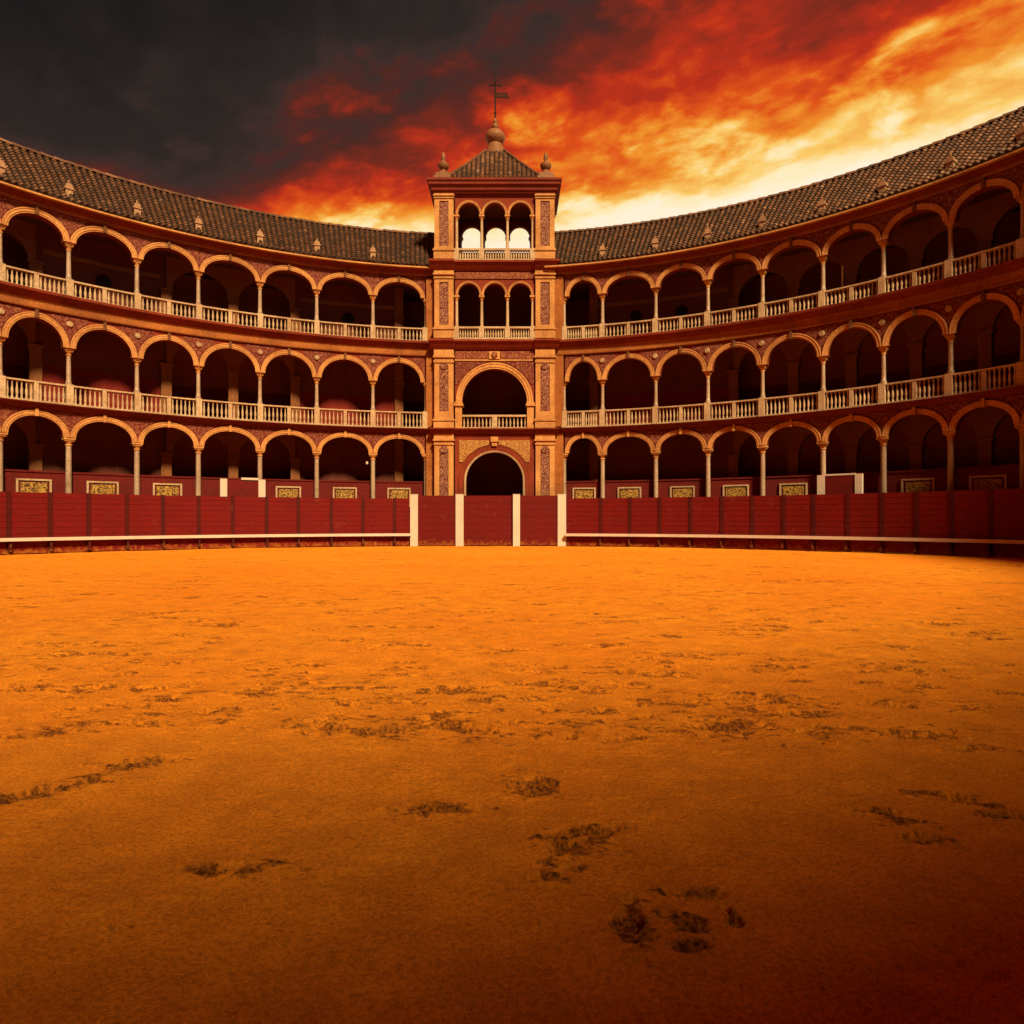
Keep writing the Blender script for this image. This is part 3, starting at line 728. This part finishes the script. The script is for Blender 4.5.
for sx in (-1, 1):
    for sy in (-1, 1):
        pts = [(ax + sx * (2.5 + (ht - 2.5) * f), ay + sy * (1.66 + (ht - 1.66) * f), zb_ + (za_ - zb_) * f ** 1.12 + .05) for f in [i / 10 for i in range(11)]]
        hp = MB()
        for p, q in zip(pts, pts[1:]): hp.bar(p, q, .08, 7)
        hp.tint = [.55] * len(hp.f); obj('hip_tile', hp, M['tile'], troof)
fz = za_ + .25
fin = put('finial', smooth_angle(MB().lathe([(.50, -.28), (.50, -.16), (.46, -.12), (.42, .2), (.36, .32), (.40, .36), (.34, .40), (.44, .50), (.50, .62), (.51, .74), (.46, .88), (.36, 1.0), (.22, 1.09), (.12, 1.14), (.17, 1.20), (.18, 1.28), (.12, 1.38), (.08, 1.42), (.12, 1.52), (.10, 1.61), (.05, 1.68)], 24).mesh('finial', M['urn'])), (ax, ay, fz), tower)
vz = fz + 1.64
vane = obj('weather_vane', MB().bar((ax, ay, vz), (ax, ay, 24.32), .04, 8).lathe([(.0001, 0), (.07, .06), (.0001, .12)], 8, (ax, ay, vz + .25)), M['iron'], tower)
cz = 23.55
vc = MB()
vc.bar((ax - .30, ay, cz), (ax + .30, ay, cz), .03).bar((ax, ay - .3, cz), (ax, ay + .3, cz), .022)
for q in (-1, 1): vc.box(ax + q * .30 - .05, ax + q * .30 + .05, ay - .015, ay + .015, cz - .07, cz + .07)
vc.bar((ax - .10, ay, cz + .24), (ax + .16, ay, cz + .24), .018)
obj('cross_arms', vc, M['iron'], vane)
fl = MB(); zf = 22.92                                       # pierced pennant
fl.bar((ax, ay, zf), (ax + .64, ay, zf), .02).bar((ax, ay, zf + .22), (ax + .55, ay, zf + .22), .016)
for i in range(6): fl.box(ax + .05 + i * .095, ax + .11 + i * .095, ay - .012, ay + .012, zf - .02 + .03 * (i % 2), zf + .20)
fl.bar((ax + .55, ay, zf + .22), (ax + .68, ay, zf - .04), .03)
obj('pennant', fl, M['iron'], vane)
UF = smooth_angle(MB().box(-.42, .42, -.42, .42, 0, .12).box(-.34, .34, -.34, .34, .122, .30).lathe([(.32, .30), (.26, .42), (.16, .50), (.13, .56), (.20, .62), (.28, .74), (.27, .86), (.17, .94), (.09, .98), (.08, 1.05), (.11, 1.14), (.11, 1.28), (.07, 1.40), (.02, 1.46)], 16).mesh('corner_finial', M['urn']))
for sx in (-1, 1):
    for sy in (-1, 1): put('corner_finial', UF, (TXC + sx * 2.52, TY + 1.48 + sy * 1.42, zc1), tower)

# ------------------------------------------------------------------ red barrier round the ring
RB = 20.72
def BM(u, d, z): return ring(u / RB, RB + d, z)
PLANKS = []
zlev = [0.02, .45, .72, .95, 1.17, 1.39, 1.61, 1.83, 2.04, 2.24]
for z0, z1 in zip(zlev, zlev[1:]): PLANKS += [(-.02, z0 + .012), (-.024, z1 - .010), (-.010, z1 - .006), (-.010, z1 + .004)]
PLANKS = PLANKS[:-2] + [(.05, zlev[-1] - .012), (.05, .032)]
def build_barrier(post_px, u_gate, u_far, label, beyond):
    ps = sorted([theta_at(p, RB) * RB for p in post_px] + beyond)
    lo, hi = min(u_gate, u_far), max(u_gate, u_far)
    b = thing('wooden_barrier', ring((lo + hi) / 2 / RB, RB), label, 'barrier')
    edges = [lo] + [p for p in ps if lo + .2 < p < hi - .2] + [hi]
    for e0, e1 in zip(edges, edges[1:]):
        obj('panel', MB().sweep(e0 + .075, e1 - .075, PLANKS, BM, 3), M['plank'], b)
    for p in edges[1:-1]:
        obj('post', MB().box(p - .072, p + .072, -.05, .09, 0, 2.25, BM), M['post'], b)
    obj('ledge', MB().sweep(lo + .03, hi, [(-.30, .48), (-.052, .46), (-.052, .585), (-.30, .60)], BM, int((hi - lo) / .4)), M['white'], b)
    for p in edges[1:-1]: obj('ledge_bracket', MB().box(p - .04, p + .04, -.22, -.053, .1, .458, BM), M['post'], b)
    return b
lposts = [8.6, 50, 88.5, 127, 163, 198.7, 232.8, 266.8, 298.4, 331.3, 363, 394.6]
rposts = [600.8, 630, 659.7, 690.4, 721.9, 752.4, 783.6, 813.7, 848, 882.4, 916.8, 952.2, 991]
ext = lambda px, st, n: [theta_at(px, RB) * RB + st * (i + 1) for i in range(n)]
build_barrier(lposts, theta_at(411, RB) * RB, rad(-84) * RB, 'curved red plank barrier with white step ledge, left of the gate', ext(8.6, -1.5, 10))
build_barrier(rposts, theta_at(565, RB) * RB, rad(90) * RB, 'curved red plank barrier with white step ledge, right of the gate', ext(991, 1.5, 10))

# the gate in the barrier
GY, GS = 30.42, 0.0468
gx = lambda px: (px - 512) * GS
GM = lambda u, d, z: (u, GY + d, z)
g = thing('arena_gate', (gx(488), GY, 0), 'straight red arena gate with four white posts below the tower', 'gate')
gp = [(410.5, 418), (455.8, 463.6), (513, 520), (557.6, 565.8)]
for x0, x1 in gp: obj('post', MB().box(gx(x0), gx(x1), -.09, .12, 0, 2.40, GM).box(gx(x0) - .01, gx(x1) + .01, -.10, .13, 2.402, 2.43, GM), M['white'], g)
for (a0, a1), d in (((418, 455.8), 0.0), ((463.6, 513), .07), ((520, 557.6), 0.0)):
    mb = MB(); n = 7
    for i in range(n):
        z0 = .04 + 2.33 * i / n; mb.sweep(gx(a0) + .006, gx(a1) - .006, [(d, z0 + .004), (d - .008, z0 + 2.33 / n - .004), (d + .05, z0 + 2.33 / n - .004), (d + .05, z0 + .004)], GM, 1)
    mb.box(gx(a0) + .007, gx(a1) - .007, d + .052, d + .08, .04, 2.36, GM)
    obj('gate_leaf' if d else 'panel', mb, M['gate'], g)

# shelters in the passage behind the barrier
def shelter(pxs, r, top, label, lid):
    SMp = lambda u, d, z: ring(u / r, r + d, z)
    us_ = [theta_at(p, r) * r for p in pxs]
    t_ = thing('shelter', SMp((us_[0] + us_[3]) / 2, 0, 0), label, 'shelter', 'red shelters behind the barrier')
    for a_, b_ in ((us_[0], us_[1]), (us_[2], us_[3])): obj('post', MB().box(a_, b_, -.06, .10, 0, top, SMp), M['white'], t_)
    obj('panel', MB().box(us_[1] + .004, us_[2] - .004, -.03, .05, 0, top - .04, SMp, 3), M['gate'], t_)
    if lid: obj('cover', MB().box(us_[2] - .72, us_[2] - .004, -.08, .35, top - .03, top + .07, SMp, 2), M['white'], t_)
    else: obj('top_rail', MB().box(us_[1] + .004, us_[2] - .004, -.05, .07, top - .038, top + .03, SMp, 3), M['white'], t_)
shelter([220, 227, 258.3, 265.3], 21.75, 3.05, 'red shelter panel between two white posts behind the left barrier', True)
shelter([817.5, 825, 855.3, 862.5], 21.75, 3.05, 'red shelter panel between two white posts behind the right barrier', False)

# gilt plaques on the red wall, one per bay
ORD = ['first', 'second', 'third', 'fourth', 'fifth', 'sixth', 'seventh', 'eighth', 'ninth']
def plaque(u, label):
    z0, z1 = 1.86, 2.82; hw_ = .56
    t_ = thing('gilt_plaque', RM(u, .33, z0), label, 'plaque', 'gilt plaques on the red wall')
    obj('board', MB().box(u - hw_ + .07, u + hw_ - .07, .325, .355, z0 + .07, z1 - .07, RM, 2), M['parapet'], t_)
    n = 16; w2 = hw_ - .14
    prof = lambda q: z1 - .16 - .14 * (abs((q - u) / w2) ** 4)
    obj('scrollwork', MB().strip([u - w2 + 2 * w2 * i / n for i in range(n + 1)], lambda q: z0 + .12, z1 - .13, .30, .324, RM), M['gilt'], t_)
    fr = MB().box(u - hw_, u + hw_, .285, .345, z1 - .068, z1, RM, 2).box(u - hw_, u + hw_, .285, .345, z0, z0 + .068, RM, 2)
    fr.box(u - hw_, u - hw_ + .068, .285, .345, z0 + .07, z1 - .07, RM).box(u + hw_ - .068, u + hw_, .285, .345, z0 + .07, z1 - .07, RM)
    obj('frame', fr, M['stone'], t_)
for angs, nm, skip, last in ((LANG, 'left', {3}, 7), (RANG, 'right', {5}, 8)):
    for i in range(last):
        if i in skip: continue
        u = (rad(angs[i]) + rad(angs[i + 1])) / 2 * R
        plaque(u, 'framed gilt scrollwork plaque under the %s ground-floor arch %s of the tower' % (ORD[i], nm))

# a pole standing in for a gap to the sky, and a small lamp
p = RM(theta_at(842.5, R + .7) * R, .7, 10.1)
t_ = thing('sky_gap_pole', p, 'thin white pole standing in for a gap of sky in the upper right gallery', 'pole')
obj('shaft', MB().bar(p, (p[0], p[1], p[2] + 1.75), .035, 8), M['white'], t_); obj('foot', MB().lathe([(.14, 0), (.14, .02), (.05, .06)], 10, p), M['white'], t_)
p = RM(theta_at(367, R) * R, .05, 3.95)
t_ = thing('wall_lamp', p, 'tiny white lamp fixed beside a ground-floor column left of the tower', 'lamp')
obj('shade', MB().lathe([(.055, 0), (.06, .07), (.03, .13)], 10, p), M['white'], t_)
obj('bracket', MB().bar((p[0], p[1], p[2] + .1), RM(rad(-13.45) * R, COLD, 4.05), .02), M['iron'], t_)

# ------------------------------------------------------------------ sand
def hash2(ix, iy, seed):
    h = (ix.astype(np.int64) * 374761393 + iy.astype(np.int64) * 668265263 + seed * 974634541) & 0x7fffffff
    h = ((h ^ (h >> 13)) * 1274126177) & 0x7fffffff
    return ((h ^ (h >> 16)) & 0xffff) / 65535.0
def vnoise(x, y, seed):
    ix, iy = np.floor(x), np.floor(y); fx, fy = x - ix, y - iy
    fx = fx * fx * (3 - 2 * fx); fy = fy * fy * (3 - 2 * fy)
    a = hash2(ix, iy, seed); b = hash2(ix + 1, iy, seed); c = hash2(ix, iy + 1, seed); d = hash2(ix + 1, iy + 1, seed)
    return (a * (1 - fx) + b * fx) * (1 - fy) + (c * (1 - fx) + d * fx) * fy
def fbm(x, y, o, seed):
    s = np.zeros_like(x); am, tot = 1.0, 0
    for k in range(o): s += am * vnoise(x * 2 ** k, y * 2 ** k, seed + k); tot += am; am *= .55
    return s / tot
front = np.linspace(-47, 47, 860); side_ = np.concatenate([np.linspace(47, 180, 40)[1:], np.linspace(-180, -47, 40)[1:-1]])
az = np.radians(np.concatenate([front, side_])); na = len(az)
rr_ = np.concatenate([np.geomspace(.35, 1.2, 14)[:-1], np.geomspace(1.2, 36, 1050), [45, 70, 150, 500, 2000, 5000]]); nr = len(rr_)
RR, AA = np.meshgrid(rr_, az, indexing='ij'); X = RR * np.sin(AA); Y = RR * np.cos(AA)
inside = np.hypot(X - CX, Y - CY) < RB - .1
hgt = .05 * (fbm(X * .35, Y * .35, 3, 11) - .5) + .022 * (fbm(X * 1.6, Y * 1.6, 3, 21) - .5) + .012 * (fbm(X * 6, Y * 6, 3, 31) - .5)
churn = np.zeros_like(X)
def blob(px, py, wpx, hpx, rot=0.0, amt=1.0, hollow=False):
    """a trodden patch: where it lies and how far it reaches on the ground"""
    global churn
    wpx *= 1.25; hpx *= 1.25; amt *= 1.2
    Yc = EYE * 650 / (py - 519.3); Xc = (px - 512) / 650 * Yc
    wx = wpx / 2 / 650 * Yc; wy = max(.03, EYE * 650 / (py - 519.3 - hpx / 2) - Yc)
    ground(Xc, Yc, wx, wy, rot, amt, hollow)
def ground(Xc, Yc, wx, wy, rot, amt, hollow):
    m_ = (abs(X - Xc) < 2.2 * max(wx, wy)) & (abs(Y - Yc) < 2.2 * max(wx, wy))
    if not m_.any(): return
    x, y = X[m_] - Xc, Y[m_] - Yc; c, s_ = math.cos(rot), math.sin(rot)
    q = ((x * c + y * s_) / wx) ** 2 + ((-x * s_ + y * c) / wy) ** 2
    e_ = np.exp(-q * 1.1) if not hollow else np.exp(-((np.sqrt(q) - .75) / .38) ** 2)
    churn[m_] = np.maximum(churn[m_], amt * e_)
for b_ in [(630, 918, 28, 44, 0, 1), (645, 938, 44, 14, 0, .9), (690, 893, 66, 14, 0, .75), (672, 918, 40, 12, -.3, .9), (696, 932, 44, 12, -.4, 1), (690, 949, 40, 14, 0, .95), (733, 920, 16, 26, 0, .9), (548, 838, 40, 16, .2, .9), (590, 832, 66, 12, .25, .95), (562, 850, 60, 22, 0, .75), (600, 842, 40, 14, 0, .9), (562, 882, 50, 14, 0, .9), (534, 788, 46, 20, 0, .9), (445, 812, 92, 11, 0, 1.0),
           (237, 870, 88, 18, .2, .95), (110, 930, 50, 12, 0, .75), (390, 734, 60, 14, .1, .95), (440, 716, 40, 7, 0, .85), (460, 690, 52, 13, 0, 1), (165, 698, 44, 8, 0, .85), (168, 715, 60, 8, 0, .7),
           (20, 798, 70, 16, .25, .95), (80, 783, 60, 14, .25, .85), (140, 764, 50, 10, .25, .95), (735, 722, 80, 14, .1, .95), (805, 716, 60, 10, 0, .95), (925, 794, 70, 6, -.15, .95), (975, 804, 60, 6, -.15, .95), (1010, 815, 40, 6, 0, .9),
           (868, 812, 46, 5, -.1, .9), (905, 824, 50, 6, -.2, .85), (930, 842, 50, 6, -.2, .8), (930, 737, 60, 8, -.1, .9), (985, 750, 70, 8, -.1, .9), (905, 668, 70, 8, 0, .85), (605, 712, 60, 8, 0, .85), (660, 675, 55, 7, 0, .8), (770, 668, 90, 12, 0, .75), (590, 690, 50, 9, 0, .8)]:
    blob(*b_)
rg = random.Random(12)
for i in range(900):
    py = 519.3 + 27 + 190 * rg.random() ** 2.7; px = rg.uniform(0, 1024); Yc = EYE * 650 / (py - 519.3); Xc = (px - 512) / 650 * Yc
    big_ = rg.random() ** 2
    ground(Xc, Yc, .10 + .55 * big_, .05 + .16 * big_, rg.uniform(-.3, .3), rg.uniform(.34, .82) + min(.30, max(0, Yc - 7) * .02), False)
ragged = .44 * fbm(X * 4.5, Y * 12, 3, 41) + .38 * fbm(X * 15, Y * 34, 3, 51) + .18 * fbm(X * 45, Y * 80, 2, 55)
mask = np.clip((churn * 1.0 + (ragged - .5) * 3.6 - .58) / .30, 0, 1) * (churn > .05)
speck = np.clip((fbm(X * 3.1, Y * 5.0, 4, 61) - .66) / .06, 0, 1) * np.clip((ragged - .5) / .1, 0, 1) * .8
mask = np.maximum(mask, speck * np.clip((Y - 3) / 4, 0, 1))
clods = fbm(X * 38, Y * 38, 3, 71)
near = np.clip(1.25 - Y / 14, .35, 1)
rag_lo = .6 * fbm(X * 4.5, Y * 12, 2, 41) + .4 * fbm(X * 12, Y * 26, 2, 51)
m_lo = np.clip((churn + (rag_lo - .5) * 3.0 - .55) / .6, 0, 1) * (churn > .05); m_lo = m_lo * m_lo * (3 - 2 * m_lo)
rim = np.clip((churn + (rag_lo - .5) * 2.0 - .15) / .45, 0, 1); rim = rim * rim * (3 - 2 * rim) * (1 - m_lo)
hgt = hgt + near * (-.030 * m_lo + .012 * rim + .007 * m_lo * (fbm(X * 24, Y * 30, 2, 91) - .3))
hgt = np.where(inside, hgt, 0.0)
Z = np.where(inside, hgt, -0.01)
co = np.stack([X, Y, Z], -1).reshape(-1, 3)
co = np.concatenate([co, [[0, 0, 0]]])
i0, j0 = np.meshgrid(np.arange(nr - 1), np.arange(na), indexing='ij'); j1 = (j0 + 1) % na
quads = np.stack([i0 * na + j0, i0 * na + j1, (i0 + 1) * na + j1, (i0 + 1) * na + j0], -1).reshape(-1, 4)[:, ::-1]
tris = np.stack([np.full(na, nr * na), (np.arange(na) + 1) % na, np.arange(na)], -1)
me = bpy.data.meshes.new('sand')
nq, nt_ = len(quads), len(tris)
me.vertices.add(len(co)); me.vertices.foreach_set('co', co.astype(np.float32).ravel())
me.loops.add(nq * 4 + nt_ * 3); me.loops.foreach_set('vertex_index', np.concatenate([quads.ravel(), tris.ravel()]).astype(np.int32))
me.polygons.add(nq + nt_)
me.polygons.foreach_set('loop_start', np.concatenate([np.arange(nq) * 4, nq * 4 + np.arange(nt_) * 3]).astype(np.int32))
me.update(calc_edges=True); me.validate()
at = me.attributes.new('churn', 'FLOAT', 'POINT'); at.data.foreach_set('value', np.concatenate([mask.ravel(), [0]]).astype(np.float32))
me.shade_smooth(); me.materials.append(M['sand'])
so = put('sand', me, (0, 0, 0)); so['kind'] = 'structure'
